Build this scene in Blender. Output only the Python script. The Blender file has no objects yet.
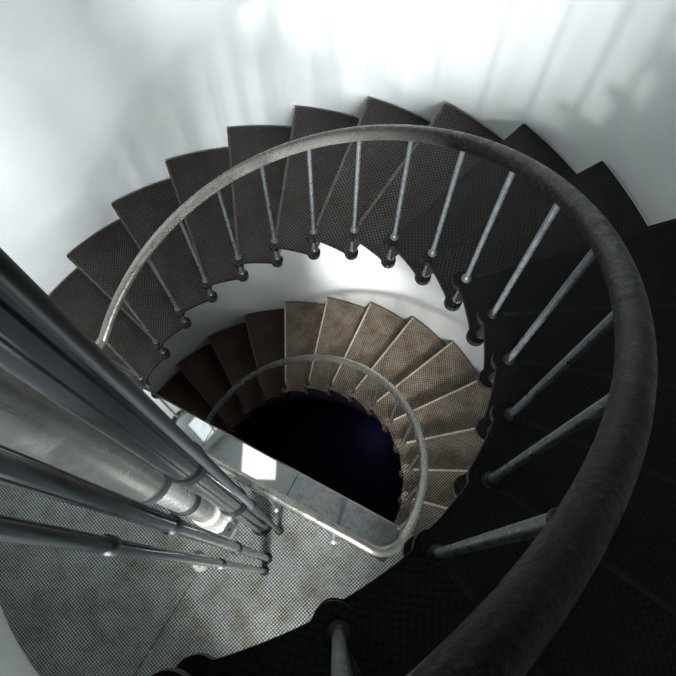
import bpy, bmesh, math
from mathutils import Vector, Matrix
COL=bpy.context.collection
PI=math.pi
def R(a): return math.radians(a)
# ---------------- measured stair geometry (metres) ----------------
RISE=.1905; DTH=13.33; RB=.925; RIN=.867; RO=1.752; RW=1.768; H=.90
TH1=137.9                       # angle of baluster 1 of the upper flight
def th(k): return TH1-(k-1)*DTH
def zz(k): return (k-1)*RISE
ZL=-RISE                        # landing level
CH=-27.1                        # angle of the landing's straight edge
E=Vector((math.cos(R(CH)),math.sin(R(CH)),0)); N=Vector((-E.y,E.x,0))
def thl(m): return CH+DTH*m     # nosing of lower tread m
def zl(m): return ZL-RISE*m
def P(r,a,z): return Vector((r*math.cos(R(a)),r*math.sin(R(a)),z))
# ---------------- helpers ----------------
def obj(name,bm,mat,parent=None,smooth=True,angle=40):
    bmesh.ops.recalc_face_normals(bm,faces=bm.faces)
    me=bpy.data.meshes.new(name); bm.to_mesh(me); bm.free()
    if smooth:
        me.polygons.foreach_set('use_smooth',[True]*len(me.polygons))
        try: me.set_sharp_from_angle(angle=R(angle))
        except Exception: pass
    o=bpy.data.objects.new(name,me); COL.objects.link(o)
    if mat: me.materials.append(mat)
    if parent: o.parent=parent
    return o
def tag(o,label,cat,group=None):
    o['label']=label; o['category']=cat
    if group: o['group']=group
    return o
def thing(name,label,cat,loc=(0,0,0),group=None):
    o=bpy.data.objects.new(name,None); o.empty_display_size=.1; COL.objects.link(o); o.location=loc
    return tag(o,label,cat,group)
def struct(o): o['kind']='structure'; return o
def dup(o,parent,loc=None,rot=None,mat=None):
    c=o.copy(); COL.objects.link(c); c.parent=parent
    if loc is not None: c.location=loc
    if rot is not None: c.rotation_euler=(0,0,rot)
    for g in list(o.children):
        d=g.copy(); COL.objects.link(d); d.parent=c
    return c
def tube(bm,pts,r,n=16,cap=True):
    rings=[];up=None
    for i,p in enumerate(pts):
        a=pts[max(i-1,0)];b=pts[min(i+1,len(pts)-1)];t=(b-a).normalized()
        if up is None: up=Vector((0,0,1)) if abs(t.z)<.9 else Vector((1,0,0))
        s=t.cross(up).normalized();up=s.cross(t).normalized()
        rr=r[i] if isinstance(r,(list,tuple)) else r
        rings.append([bm.verts.new(p+(s*math.cos(2*PI*j/n)+up*math.sin(2*PI*j/n))*rr) for j in range(n)])
    for a,b in zip(rings,rings[1:]):
        for j in range(n): bm.faces.new((a[j],a[(j+1)%n],b[(j+1)%n],b[j]))
    if cap: bm.faces.new(rings[0]);bm.faces.new(rings[-1][::-1])
def lathe(bm,prof,n=24,c=(0,0,0)):
    c=Vector(c);rings=[]
    for r,z in prof:
        rings.append([bm.verts.new(c+Vector((max(r,1e-4)*math.cos(2*PI*j/n),max(r,1e-4)*math.sin(2*PI*j/n),z))) for j in range(n)])
    for a,b in zip(rings,rings[1:]):
        for j in range(n): bm.faces.new((a[j],a[(j+1)%n],b[(j+1)%n],b[j]))
    bm.faces.new(rings[0]);bm.faces.new(rings[-1][::-1])
def prism(bm,poly,z0,z1):
    a=[bm.verts.new((x,y,z0)) for x,y in poly];b=[bm.verts.new((x,y,z1)) for x,y in poly]
    n=len(poly);bm.faces.new(a[::-1]);bm.faces.new(b)
    for i in range(n): bm.faces.new((a[i],a[(i+1)%n],b[(i+1)%n],b[i]))
def strip_prism(bm,inner,outer,z0,z1):
    """plate between two equally long point rows"""
    n=len(inner)
    v=[[bm.verts.new((x,y,z)) for x,y in row] for row in (inner,outer) for z in (z0,z1)]
    ib,it,ob,ot=v
    for i in range(n-1):
        bm.faces.new((it[i],it[i+1],ot[i+1],ot[i]));bm.faces.new((ib[i],ob[i],ob[i+1],ib[i+1]))
        bm.faces.new((ib[i],ib[i+1],it[i+1],it[i]));bm.faces.new((ob[i],ot[i],ot[i+1],ob[i+1]))
    bm.faces.new((ib[0],it[0],ot[0],ob[0]));bm.faces.new((ib[-1],ob[-1],ot[-1],it[-1]))
# ---------------- materials ----------------
def newmat(name):
    m=bpy.data.materials.new(name);m.use_nodes=True;nt=m.node_tree
    return m,nt,nt.nodes['Principled BSDF']
def nd(nt,t,**k):
    n=nt.nodes.new(t)
    for a,b in k.items(): setattr(n,a,b)
    return n
def ramp(nt,src,stops):
    r=nd(nt,'ShaderNodeValToRGB');el=r.color_ramp.elements
    while len(el)<len(stops): el.new(.5)
    for e,(p,c) in zip(el,stops): e.position=p;e.color=(*c,1)
    nt.links.new(src,r.inputs[0]);return r
def noise(nt,co,scale,detail=6,rough=.6):
    n=nd(nt,'ShaderNodeTexNoise');n.inputs['Scale'].default_value=scale;n.inputs['Detail'].default_value=detail
    n.inputs['Roughness'].default_value=rough;nt.links.new(co,n.inputs['Vector']);return n
def painted(name,c0,c1,rust,amt=.62,rough=.45,metal=.3,scale=14,bump=.25,bscale=60,zdark=None,dr=.3,dist=.004,spec=.5):
    m,nt,b=newmat(name);co=nd(nt,'ShaderNodeTexCoord').outputs['Object']
    n1=noise(nt,co,scale);r1=ramp(nt,n1.outputs['Fac'],[(.3,c0),(.7,c1)])
    n2=noise(nt,co,scale*2.3,8,.7);r2=ramp(nt,n2.outputs['Fac'],[(amt,(0,0,0)),(amt+.1,(1,1,1))])
    mx=nd(nt,'ShaderNodeMix',data_type='RGBA');nt.links.new(r2.outputs[0],mx.inputs[0])
    nt.links.new(r1.outputs[0],mx.inputs[6]);mx.inputs[7].default_value=(*rust,1)
    src=mx.outputs[2]
    b.inputs['Metallic'].default_value=metal;b.inputs['Specular IOR Level'].default_value=spec
    if zdark:  # blackens with height: shade on the upper rail is put into the colour
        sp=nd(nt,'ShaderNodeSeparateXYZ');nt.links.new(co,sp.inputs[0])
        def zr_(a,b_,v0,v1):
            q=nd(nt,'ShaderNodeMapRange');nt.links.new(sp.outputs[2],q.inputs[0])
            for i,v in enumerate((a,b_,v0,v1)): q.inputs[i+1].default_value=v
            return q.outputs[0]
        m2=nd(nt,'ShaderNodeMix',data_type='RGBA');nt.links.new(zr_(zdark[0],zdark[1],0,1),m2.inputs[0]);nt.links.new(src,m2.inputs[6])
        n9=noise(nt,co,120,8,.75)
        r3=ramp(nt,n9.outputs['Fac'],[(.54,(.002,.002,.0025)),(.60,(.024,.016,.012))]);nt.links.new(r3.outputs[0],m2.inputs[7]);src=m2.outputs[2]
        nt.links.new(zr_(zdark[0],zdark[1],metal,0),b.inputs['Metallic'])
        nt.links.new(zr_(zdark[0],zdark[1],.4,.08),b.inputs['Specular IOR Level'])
    nt.links.new(src,b.inputs['Base Color'])
    rr=ramp(nt,n2.outputs['Fac'],[(.4,(rough,)*3),(.75,(min(1,rough+dr),)*3)]);nt.links.new(rr.outputs[0],b.inputs['Roughness'])
    if bump>0:
        n3=noise(nt,co,bscale,8,.65);h=n3.outputs['Fac']
        bp=nd(nt,'ShaderNodeBump');bp.inputs['Strength'].default_value=bump;bp.inputs['Distance'].default_value=dist
        nt.links.new(h,bp.inputs['Height']);nt.links.new(bp.outputs[0],b.inputs['Normal'])
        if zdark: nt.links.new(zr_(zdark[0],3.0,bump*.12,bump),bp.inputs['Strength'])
    return m
def chequer(name,dark,light,rust,scale=62,amt=.5,rough=.5,metal=.35,bs=.6,rnd=.1,ns=5,spec=.5):
    """cast tread surface: rows of small raised studs, patches of wear"""
    m,nt,b=newmat(name);co=nd(nt,'ShaderNodeTexCoord').outputs['Object']
    mp=nd(nt,'ShaderNodeMapping');mp.inputs['Rotation'].default_value=(0,0,R(45));nt.links.new(co,mp.inputs[0])
    sep=nd(nt,'ShaderNodeSeparateXYZ');nt.links.new(mp.outputs[0],sep.inputs[0])
    cmb=nd(nt,'ShaderNodeCombineXYZ');nt.links.new(sep.outputs[0],cmb.inputs[0]);nt.links.new(sep.outputs[1],cmb.inputs[1])
    v=nd(nt,'ShaderNodeTexVoronoi',feature='F1');v.inputs['Scale'].default_value=scale;v.inputs['Randomness'].default_value=rnd
    nt.links.new(cmb.outputs[0],v.inputs['Vector'])
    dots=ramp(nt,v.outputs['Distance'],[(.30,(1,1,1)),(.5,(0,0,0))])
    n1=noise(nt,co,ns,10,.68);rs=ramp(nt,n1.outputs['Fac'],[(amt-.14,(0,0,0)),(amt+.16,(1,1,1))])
    m1=nd(nt,'ShaderNodeMix',data_type='RGBA');nt.links.new(dots.outputs[0],m1.inputs[0])
    m1.inputs[6].default_value=(*dark,1);m1.inputs[7].default_value=(*light,1)
    m2=nd(nt,'ShaderNodeMix',data_type='RGBA',blend_type='MULTIPLY');m2.inputs[0].default_value=1
    rc=nd(nt,'ShaderNodeMix',data_type='RGBA');nt.links.new(rs.outputs[0],rc.inputs[0])
    rc.inputs[6].default_value=(1,1,1,1);rc.inputs[7].default_value=(*rust,1)
    nt.links.new(m1.outputs[2],m2.inputs[6]);nt.links.new(rc.outputs[2],m2.inputs[7])
    nt.links.new(m2.outputs[2],b.inputs['Base Color'])
    b.inputs['Metallic'].default_value=metal;b.inputs['Roughness'].default_value=rough;b.inputs['Specular IOR Level'].default_value=spec
    bp=nd(nt,'ShaderNodeBump');bp.inputs['Strength'].default_value=bs;bp.inputs['Distance'].default_value=.003
    nt.links.new(dots.outputs[0],bp.inputs['Height']);nt.links.new(bp.outputs[0],b.inputs['Normal'])
    return m
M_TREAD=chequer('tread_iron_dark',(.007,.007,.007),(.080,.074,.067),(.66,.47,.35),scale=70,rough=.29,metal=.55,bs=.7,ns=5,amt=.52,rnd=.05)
M_TREADD=chequer('tread_iron_shaded',(.003,.003,.003),(.011,.0105,.010),(.75,.6,.5),scale=74,rough=.5,metal=.1,bs=.3,spec=.22)  # near treads: their shade is painted in as a blacker copy
M_TREADM=chequer('tread_iron_half_shaded',(.004,.004,.004),(.032,.030,.029),(.7,.55,.45),scale=70,rough=.4,metal=.35,bs=.5,spec=.35,rnd=.05)  # in-between copy, shade painted in where the treads start to darken
M_TREAD2=chequer('tread_iron_lit',(.045,.040,.033),(.42,.37,.30),(.55,.38,.28),scale=64,rough=.38,ns=7,bs=.8)  # paler copy: light falling on the lower treads is put into the colour
M_TREAD3=chequer('tread_iron_rust_shaded',(.015,.010,.008),(.125,.078,.057),(.70,.45,.32),scale=64,rough=.45,ns=6)  # rust tone with the shade under the landing painted in
M_DECK=chequer('deck_iron',(.045,.055,.056),(.42,.46,.44),(.52,.42,.31),amt=.56,scale=66,rough=.30,metal=.5,bs=1,ns=7,rnd=.06)
M_IRON=painted('black_iron',(.006,.007,.008),(.014,.014,.014),(.03,.02,.015),amt=.62)
M_COL=painted('collar_grey',(.10,.11,.115),(.17,.18,.18),(.05,.035,.03),amt=.6,rough=.32,metal=.5)
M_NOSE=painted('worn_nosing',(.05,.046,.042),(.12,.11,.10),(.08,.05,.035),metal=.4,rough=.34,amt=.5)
M_NOSED=painted('shaded_nosing',(.009,.0085,.008),(.022,.02,.019),(.02,.015,.012),metal=.1,rough=.5,amt=.5,spec=.25)  # nosing for the treads with painted-in shade
M_NOSE2=painted('pale_worn_nosing',(.42,.35,.27),(.72,.64,.52),(.24,.14,.08),metal=.4,rough=.36,amt=.58)
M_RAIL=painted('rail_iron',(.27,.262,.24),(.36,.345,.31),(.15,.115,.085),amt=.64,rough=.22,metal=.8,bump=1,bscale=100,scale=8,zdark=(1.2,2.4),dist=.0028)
M_BAL=painted('baluster_grey',(.21,.24,.26),(.31,.34,.36),(.10,.085,.07),amt=.64,rough=.24,metal=.75)
M_PIPE=painted('pipe_bluegrey',(.055,.068,.076),(.085,.098,.105),(.04,.035,.03),amt=.66,rough=.10,metal=.8,scale=4,bump=0,dr=.12)
M_PIPE2=painted('pipe_silvergrey',(.20,.212,.20),(.26,.268,.252),(.11,.095,.075),amt=.64,rough=.15,metal=.9,scale=4,bump=0,dr=.18)
M_PIPE3=painted('pipe_bright',(.45,.47,.455),(.58,.585,.565),(.26,.19,.13),amt=.58,rough=.2,metal=.8,scale=8,bump=0,dr=.2)
M_COUP=painted('coupling_dark',(.010,.012,.014),(.018,.020,.024),(.02,.02,.02),rough=.42,metal=.3,scale=3,amt=.8,bump=0,dr=.1,spec=.3)
M_WHITE=painted('white_enamel',(.42,.43,.40),(.6,.59,.55),(.20,.13,.08),amt=.52,rough=.4,metal=0,scale=20)
M_STEEL=painted('polished_steel',(.66,.67,.67),(.76,.76,.74),(.16,.10,.06),amt=.60,rough=.025,dr=.02,metal=1,scale=22,bump=0)
M_STEEL2=painted('brushed_steel',(.16,.19,.205),(.24,.27,.285),(.14,.075,.04),amt=.54,rough=.16,dr=.14,metal=.85,scale=20,bump=.1,bscale=40,dist=.001)
M_FLOOR=painted('navy_floor',(.014,.015,.042),(.025,.022,.055),(.03,.025,.05),rough=.6,metal=0)
def wallmat():
    m,nt,b=newmat('white_plaster');co=nd(nt,'ShaderNodeTexCoord').outputs['Object']
    n=noise(nt,co,2.2,8,.6);r=ramp(nt,n.outputs['Fac'],[(.25,(.72,.76,.765)),(.7,(.82,.845,.84))])
    n4=noise(nt,co,38,4,.7);sp=ramp(nt,n4.outputs['Fac'],[(.72,(1,1,1)),(.76,(.75,.75,.7))])
    mx=nd(nt,'ShaderNodeMix',data_type='RGBA',blend_type='MULTIPLY');mx.inputs[0].default_value=1
    nt.links.new(r.outputs[0],mx.inputs[6]);nt.links.new(sp.outputs[0],mx.inputs[7]);nt.links.new(mx.outputs[2],b.inputs['Base Color'])
    b.inputs['Roughness'].default_value=.5
    n2=noise(nt,co,9,8,.6);bp=nd(nt,'ShaderNodeBump');bp.inputs['Strength'].default_value=.3;bp.inputs['Distance'].default_value=.012
    nt.links.new(n2.outputs['Fac'],bp.inputs['Height']);nt.links.new(bp.outputs[0],b.inputs['Normal']);return m
M_WALL=wallmat()
# ---------------- setting ----------------
W1=(-98,-76,1.0,2.8); W2=(128,144,3.9,5.2)       # two window openings
bm=bmesh.new();angs=[i*2 for i in range(180)];zs=[-5.6,-4,-2,-.5,1.0,2.8,3.9,5.2,5.6]
g=[[bm.verts.new(P(RW,a-180,z)) for a in angs] for z in zs]
for i in range(len(zs)-1):
    for j in range(180):
        a=angs[j]-180
        if any(w[0]<=a<w[1] and w[2]<=zs[i]<w[3] for w in (W1,W2)): continue
        bm.faces.new((g[i][j],g[i+1][j],g[i+1][(j+1)%180],g[i][(j+1)%180]))
w=obj('wall_round',bm,M_WALL);struct(w)
sm=w.modifiers.new('s','SOLIDIFY');sm.thickness=.05
nrm=w.data.polygons[0].normal;c0=w.data.polygons[0].center
sm.offset=-1 if (nrm.x*c0.x+nrm.y*c0.y)<0 else 1
bm=bmesh.new();lathe(bm,[(RW+.28,-5.7),(RW+.28,-5.6)],96);struct(obj('floor',bm,M_FLOOR,smooth=False))
# ceiling with a square hatch open to the sky
HX0,HX1,HY0,HY1=-.95,-.45,.65,1.2
bm=bmesh.new();Q=2.1
for x0,x1,y0,y1 in ((-Q,HX0,-Q,Q),(HX1,Q,-Q,Q),(HX0,HX1,-Q,HY0),(HX0,HX1,HY1,Q)):
    prism(bm,[(x0,y0),(x1,y0),(x1,y1),(x0,y1)],5.6,5.66)
struct(obj('ceiling',bm,M_WALL,smooth=False))
def win(name,W):
    a0,a1,z0,z1=W;bm=bmesh.new()
    for a in (a0+.7,(a0+a1)/2,a1-.7): tube(bm,[P(RW+.03,a,z0),P(RW+.03,a,z1)],.016,8)
    for z in (z0+.02,z1-.02): tube(bm,[P(RW+.03,a0+i*(a1-a0)/8,z) for i in range(9)],.016,8)
    struct(obj(name,bm,M_WHITE))
win('window_1',W1);win('window_2',W2)
# ---------------- treads ----------------
LR,LC=.033,.903            # lug radius, radius of its centre from the tower axis
def tread_bm():
    """one casting: wedge with a round lug at both inner corners and a hollow between them"""
    bm=bmesh.new();n=28;inn=[];out=[]
    for i in range(n+1):
        t=i/n;s=t*DTH
        best=LC-.019
        for c in (0,DTH):
            dx=R(abs(s-c))*LC
            if dx<LR: best=min(best,LC-math.sqrt(LR*LR-dx*dx)*.98)
        inn.append(P(best,-s,0)[:2]);out.append(P(RO,-t*(DTH+1.4),0)[:2])
    strip_prism(bm,inn,out,-.022,0)
    def seg(r0,r1,a0,a1,z0,z1):
        m=6;i_=[P(r0,a0+(a1-a0)*q/m,0)[:2] for q in range(m+1)];o_=[P(r1,a0+(a1-a0)*q/m,0)[:2] for q in range(m+1)]
        strip_prism(bm,i_,o_,z0,z1)
    seg(LC,RO,-.5,0,-.045,-.02)
    lathe(bm,[(LR,-.03),(LR,-.0006)],32,P(LC,0,0))
    lathe(bm,[(LR,-.03),(LR,-.0006)],32,P(LC,-DTH,0))
    return bm
def riser_bm():
    bm=bmesh.new();a=[P(LC,-.45,0),P(RO,-.45,0),P(RO,-.9,0),P(LC,-.9,0)]
    prism(bm,[p[:2] for p in a],-RISE+.002,-.04);return bm
def nose_bm():
    bm=bmesh.new();r0,r1=.95,RO-.005;w_=.009
    prism(bm,[(r0,-w_),(r1,-w_),(r1,.004),(r0,.004)],-.03,.002);return bm
up=thing('spiral_staircase','upper flight of dark cast iron spiral steps winding down beside the white wall','staircase',(0,0,0))
lo=thing('spiral_staircase','lower flight of rusty brown spiral steps seen down through the stairwell','staircase',(0,0,0))
def flight(par,mat,nose,spots):
    t0=obj('tread',tread_bm(),mat,par,smooth=True,angle=30);obj('nosing',nose_bm(),nose,t0,smooth=False);obj('riser',riser_bm(),M_IRON,t0,smooth=False)
    t0.location=(0,0,spots[0][0]);t0.rotation_euler=(0,0,R(spots[0][1]))
    for z,a in spots[1:]: dup(t0,par,(0,0,z),R(a))
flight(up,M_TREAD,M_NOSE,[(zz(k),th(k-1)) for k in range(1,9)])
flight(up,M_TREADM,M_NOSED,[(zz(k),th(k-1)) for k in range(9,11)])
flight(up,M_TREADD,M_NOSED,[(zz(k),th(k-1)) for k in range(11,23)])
NL=20
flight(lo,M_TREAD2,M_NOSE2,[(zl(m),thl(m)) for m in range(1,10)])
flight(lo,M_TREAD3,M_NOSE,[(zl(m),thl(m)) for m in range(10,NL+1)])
# ---------------- landing ----------------
ld=thing('landing','half-round studded iron landing where the grey pipes come through the floor','landing',(0,0,0))
SW=.23
def rin(a):
    d=Vector((math.cos(R(a)),math.sin(R(a)),0));q=-d.dot(N);u=abs(d.dot(E))
    c=[]
    if q>1e-4:c.append(SW/q)
    if u>1e-4:c.append(.93/u)
    return min(c)
cuts=[180+CH,241,287,360+CH]
for a0,a1 in zip(cuts,cuts[1:]):
    bm=bmesh.new();g0=.10;m=max(6,int((a1-a0)/2));row=[a0+g0+(a1-a0-2*g0)*i/m for i in range(m+1)]
    strip_prism(bm,[P(rin(a),a,0)[:2] for a in row],[P(RO+.012,a,0)[:2] for a in row],ZL-.03,ZL)
    obj('deck_plate',bm,M_DECK,ld,smooth=False)
bm=bmesh.new()
for a in cuts[1:-1]:
    pr=P(1,a+90,0)*.03;p0=P(rin(a),a,0);p1=P(RO,a,0)
    prism(bm,[(p0-pr)[:2],(p1-pr)[:2],(p1+pr)[:2],(p0+pr)[:2]],ZL-.12,ZL-.032)
obj('beam',bm,M_IRON,ld,smooth=False)
us=[-.93,-.40,.22,.93]
for i,(a,b) in enumerate(zip(us,us[1:])):
    bm=bmesh.new();pl=[E*(a+.002)-N*SW,E*(b-.002)-N*SW,E*(b-.002),E*(a+.002)]
    prism(bm,[p[:2] for p in pl],ZL-.02,ZL+.002);obj('edge_plate',bm,M_STEEL2 if i==2 else M_STEEL,ld,smooth=False)
bm=bmesh.new();pl=[E*-.93-N*.004,E*.93-N*.004,E*.93+N*.004,E*-.93+N*.004]
prism(bm,[p[:2] for p in pl],ZL-.16,ZL+.006);obj('fascia',bm,M_NOSE,ld,smooth=False)
# ---------------- railing ----------------
rl=thing('stair_railing','continuous round iron handrail on thin grey balusters curling around the stairwell','railing',(0,0,0))
pts=[];rad=[]
k=22.0
while th(k)<151.2:
    pts.append(P(RB+.012*min(1,max(0,k-13)/3),th(k),zz(k)+H));rad.append(.0265-.0034*min(1,max(0,k-12.5)/3)); k-=.2
zr=ZL+H
F=.12;SWR=-.25
pc=SWR+F;uc=math.sqrt((RB-F)**2-pc*pc);offa=math.degrees(math.atan2(-pc,uc))
aL=180+CH+offa
a=151.2
while a<aL: pts.append(P(RB,a,zr));a+=2
cL=-E*uc+N*pc;cR=E*uc+N*pc
def arc(c,a0,a1,n,z0,z1):
    return [Vector((c.x+F*math.cos(R(a0+(a1-a0)*i/n)),c.y+F*math.sin(R(a0+(a1-a0)*i/n)),z0+(z1-z0)*i/n)) for i in range(n+1)]
pts+=arc(cL,aL,270+CH,12,zr,zr)
for i in range(1,20): 
    u=-uc+2*uc*i/20;pts.append(E*u+N*SWR+Vector((0,0,zr)))
aR=CH-offa
zf=lambda a:zr-RISE*(a-(CH-DTH))/DTH
pts+=arc(cR,CH-90,aR,12,zr,zf(aR))
a=aR+2.6
while a<thl(NL-1): pts.append(P(RB,a,zf(a)));a+=2.6
rad+=[.0255]*(len(pts)-len(rad))
bm=bmesh.new();tube(bm,pts,rad,24);obj('handrail',bm,M_RAIL,rl)
def bal_bm(h):
    bm=bmesh.new();lathe(bm,[(.0088,-.0),(.0088,h-.012),(.011,h)],12);return bm
def col_bm():
    bm=bmesh.new();lathe(bm,[(.018,.0),(.018,.012),(.0135,.016),(.0135,RISE-.032)],16)
    lathe(bm,[(.018,RISE+.001),(.018,RISE+.006),(.0135,RISE+.009),(.012,RISE+.022),(.0092,RISE+.026)],16);return bm
RBB=RB-.008
def balusters(cm,bmn,spots):
    b0=obj('baluster',bal_bm(H-.01),bmn,rl);obj('collar',col_bm(),cm,b0)
    b0.location=P(RBB,spots[0][0],spots[0][1])
    for a,z in spots[1:]: dup(b0,rl,P(RBB,a,z),R(a))
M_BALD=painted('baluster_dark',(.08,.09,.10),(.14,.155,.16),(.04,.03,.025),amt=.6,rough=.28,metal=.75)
balusters(M_COL,M_BAL,[(th(k),zz(k)) for k in range(0,11)])
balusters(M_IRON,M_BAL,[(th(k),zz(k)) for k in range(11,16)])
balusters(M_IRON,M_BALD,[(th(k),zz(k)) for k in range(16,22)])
balusters(M_COL,M_BAL,[(thl(m-1),zl(m)) for m in range(1,NL)])
bmL=bmesh.new();lathe(bmL,[(.03,0),(.03,.01),(.012,.02),(.0095,.04),(.0095,H-.012)],12)
p0=obj('baluster',bmL,M_BAL,rl)
U=[-.62,-.22,.2,.6];p0.location=E*U[0]+N*SWR+Vector((0,0,ZL))
for u in U[1:]: dup(p0,rl,E*u+N*SWR+Vector((0,0,ZL)))
# ---------------- pipes ----------------
def coupling(t,z,r):
    bm=bmesh.new();h=.02+r*.25;q=r*1.12+.002;lathe(bm,[(r,-h),(q,-h+.005),(q,h-.005),(r,h)],40,(0,0,z-ZL));obj('coupling',bm,M_COUP,t)
def pipe(label,xy,r,mat,coups,top=5.55,base=None,fm=.012,step=None):
    t=thing('pipe',label,'pipe',(xy[0],xy[1],ZL+.003))
    if step:
        r2,zs_=step
        bm=bmesh.new();lathe(bm,[(r,zs_-ZL),(r,top-ZL)],48);obj('pipe_body',bm,mat,t)
        bm=bmesh.new();lathe(bm,[(r2,.0),(r2,zs_-ZL-.03)],48);obj('lower_pipe',bm,M_PIPE3,t)
        bm=bmesh.new();lathe(bm,[(r2,-.05),(r2+.01,-.045),(r+.006,-.02),(r+.012,-.015),(r+.012,.03),(r,.035)],48,(0,0,zs_-ZL));obj('coupling',bm,M_COUP,t)
        bm=bmesh.new();lathe(bm,[(r2,.26),(r2*1.22,.265),(r2*1.22,.33),(r2,.335)],40);obj('sleeve',bm,M_WHITE,t)
        r=r2
    else:
        bm=bmesh.new();lathe(bm,[(r,.0),(r,top-ZL)],48);obj('pipe_body',bm,mat,t)
    for z in coups: coupling(t,z,r)
    bm=bmesh.new();q=r+fm;lathe(bm,[(q,.0),(q,.012),(r+fm*.4,.02),(r+.003,.04)],32)
    for i in range(6):
        a=i*PI/3;lathe(bm,[(.004,.012),(.004,.022)],6,((r+fm*.7)*math.cos(a),(r+fm*.7)*math.sin(a),0))
    obj('floor_flange',bm,base or M_COUP,t)
    return t
pipe('thin dark pipe running nearest to the stairwell edge',(.088,-.453),.014,M_COUP,[1.3])
pipe('thick near-black glossy pipe beside the thin one',(-.0215,-.416),.056,M_PIPE,[2.10,1.09])
pipe('widest silver-grey pipe that steps down to a narrower bright foot',(-.31,-.370),.104,M_PIPE2,[.75],base=M_WHITE,fm=.035,step=(.072,1.5))
pipe('slim blue-grey pipe between the widest pipe and the lowest one',(.021,-.613),.021,M_PIPE,[2.38,1.18])
pipe('slimmest blue-grey pipe, lowest of the row, farthest from the well',(.011,-.683),.0155,M_PIPE,[2.82,1.5])
BX=Matrix.Rotation(R(-27),4,'Z')
t=thing('junction_box','small pale metal box with a round screw, beside the foot of the widest pipe','box',(-.165,-.475,.10))
bm=bmesh.new();bmesh.ops.create_cube(bm,size=1,matrix=BX@Matrix.Diagonal((.06,.09,.10,1)));bmesh.ops.bevel(bm,geom=bm.edges[:],offset=.008,segments=2,affect='EDGES')
obj('box_body',bm,M_PIPE3,t)
bm=bmesh.new();bmesh.ops.create_cube(bm,size=1,matrix=BX@Matrix.Translation((0,0,.053))@Matrix.Diagonal((.048,.075,.006,1)));obj('cover',bm,M_PIPE2,t,smooth=False)
bm=bmesh.new();lathe(bm,[(.008,.056),(.008,.062)],10);obj('screw',bm,M_COUP,t)
bm=bmesh.new();tube(bm,[Vector((0,0,-.05)),Vector((0,0,-.288))],.011,12);obj('conduit',bm,M_PIPE2,t)
t=thing('floor_cap','small round white cap standing on the studded landing below the pipes','cap',(-.375,-.645,ZL))
bm=bmesh.new();lathe(bm,[(.05,0),(.05,.012),(.042,.03),(.04,.06),(.03,.072),(.0,.075)],28);obj('cap_body',bm,M_WHITE,t)
bm=bmesh.new();lathe(bm,[(.012,.075),(.012,.09),(.0,.093)],14);obj('knob',bm,M_NOSE,t)
# ---------------- light ----------------
def aim(o,loc,tgt):
    o.location=loc;o.rotation_euler=(Vector(tgt)-Vector(loc)).to_track_quat('-Z','Y').to_euler()
def area(name,loc,tgt,sx,sy,e,c,spread):
    l=bpy.data.lights.new(name,'AREA');l.shape='RECTANGLE';l.size=sx;l.size_y=sy;l.energy=e;l.color=c;l.spread=R(spread)
    o=bpy.data.objects.new(name,l);COL.objects.link(o);aim(o,loc,tgt)
def spot(name,loc,tgt,e,c,deg,soft):
    l=bpy.data.lights.new(name,'SPOT');l.energy=e;l.color=c;l.spot_size=R(deg);l.spot_blend=1;l.shadow_soft_size=soft
    o=bpy.data.objects.new(name,l);COL.objects.link(o);aim(o,loc,tgt)
def wc(z): return P(RW-.03,-87,z)
area('window_light',wc(1.9),(-.15,1.7,1.3),.62,1.7,72,(.955,.985,1.0),112)
spot('added_spot',wc(1.25),(.22,1.76,2.05),430,(1,1,.98),25,.06)  # spots added at the window opening, each aimed to brighten one area
spot('added_spot',wc(1.25),(-.1,1.75,2.1),150,(1,1,1),28,.025)
spot('added_spot',wc(1.3),(.55,1.68,-.95),900,(1,1,.97),16,.12)
spot('added_spot',wc(1.4),(.8,1.32,-1.4),480,(1,.965,.90),27,.14)
spot('added_spot',wc(2.65),(.95,1.45,2.35),130,(.98,1,.98),44,.04)
spot('added_spot',wc(1.9),(.05,-.5,-.19),300,(1,.99,.95),38,.14)
l=bpy.data.lights.new('added_well_glow','POINT');l.energy=.45;l.color=(.6,.42,1);l.shadow_soft_size=.1  # added violet glow to tint the bottom of the well, no real fixture
o=bpy.data.objects.new('added_well_glow',l);COL.objects.link(o);o.location=(1.0,1.25,-5.3)
w_=bpy.data.worlds.new('w');bpy.context.scene.world=w_;w_.use_nodes=True
w_.node_tree.nodes['Background'].inputs[0].default_value=(.88,.95,1,1);w_.node_tree.nodes['Background'].inputs[1].default_value=1.8
bpy.context.scene.view_settings.view_transform='Standard'
# ---------------- camera ----------------
f,t_,r_=690.3,.3402,.0176
Fv=Vector((0,math.sin(t_),-math.cos(t_)));U0=Vector((0,math.cos(t_),math.sin(t_)));R0=Vector((1,0,0))
Rv=math.cos(r_)*R0+math.sin(r_)*U0;Uv=-math.sin(r_)*R0+math.cos(r_)*U0
cam=bpy.data.cameras.new('camera');cam.sensor_width=36;cam.lens=f/676*36;cam.clip_start=.02
co=bpy.data.objects.new('camera',cam);COL.objects.link(co)
mm=Matrix((Rv,Uv,-Fv)).transposed().to_4x4();mm.translation=Vector((.422,-.7395,4.138));co.matrix_world=mm
bpy.context.scene.camera=co
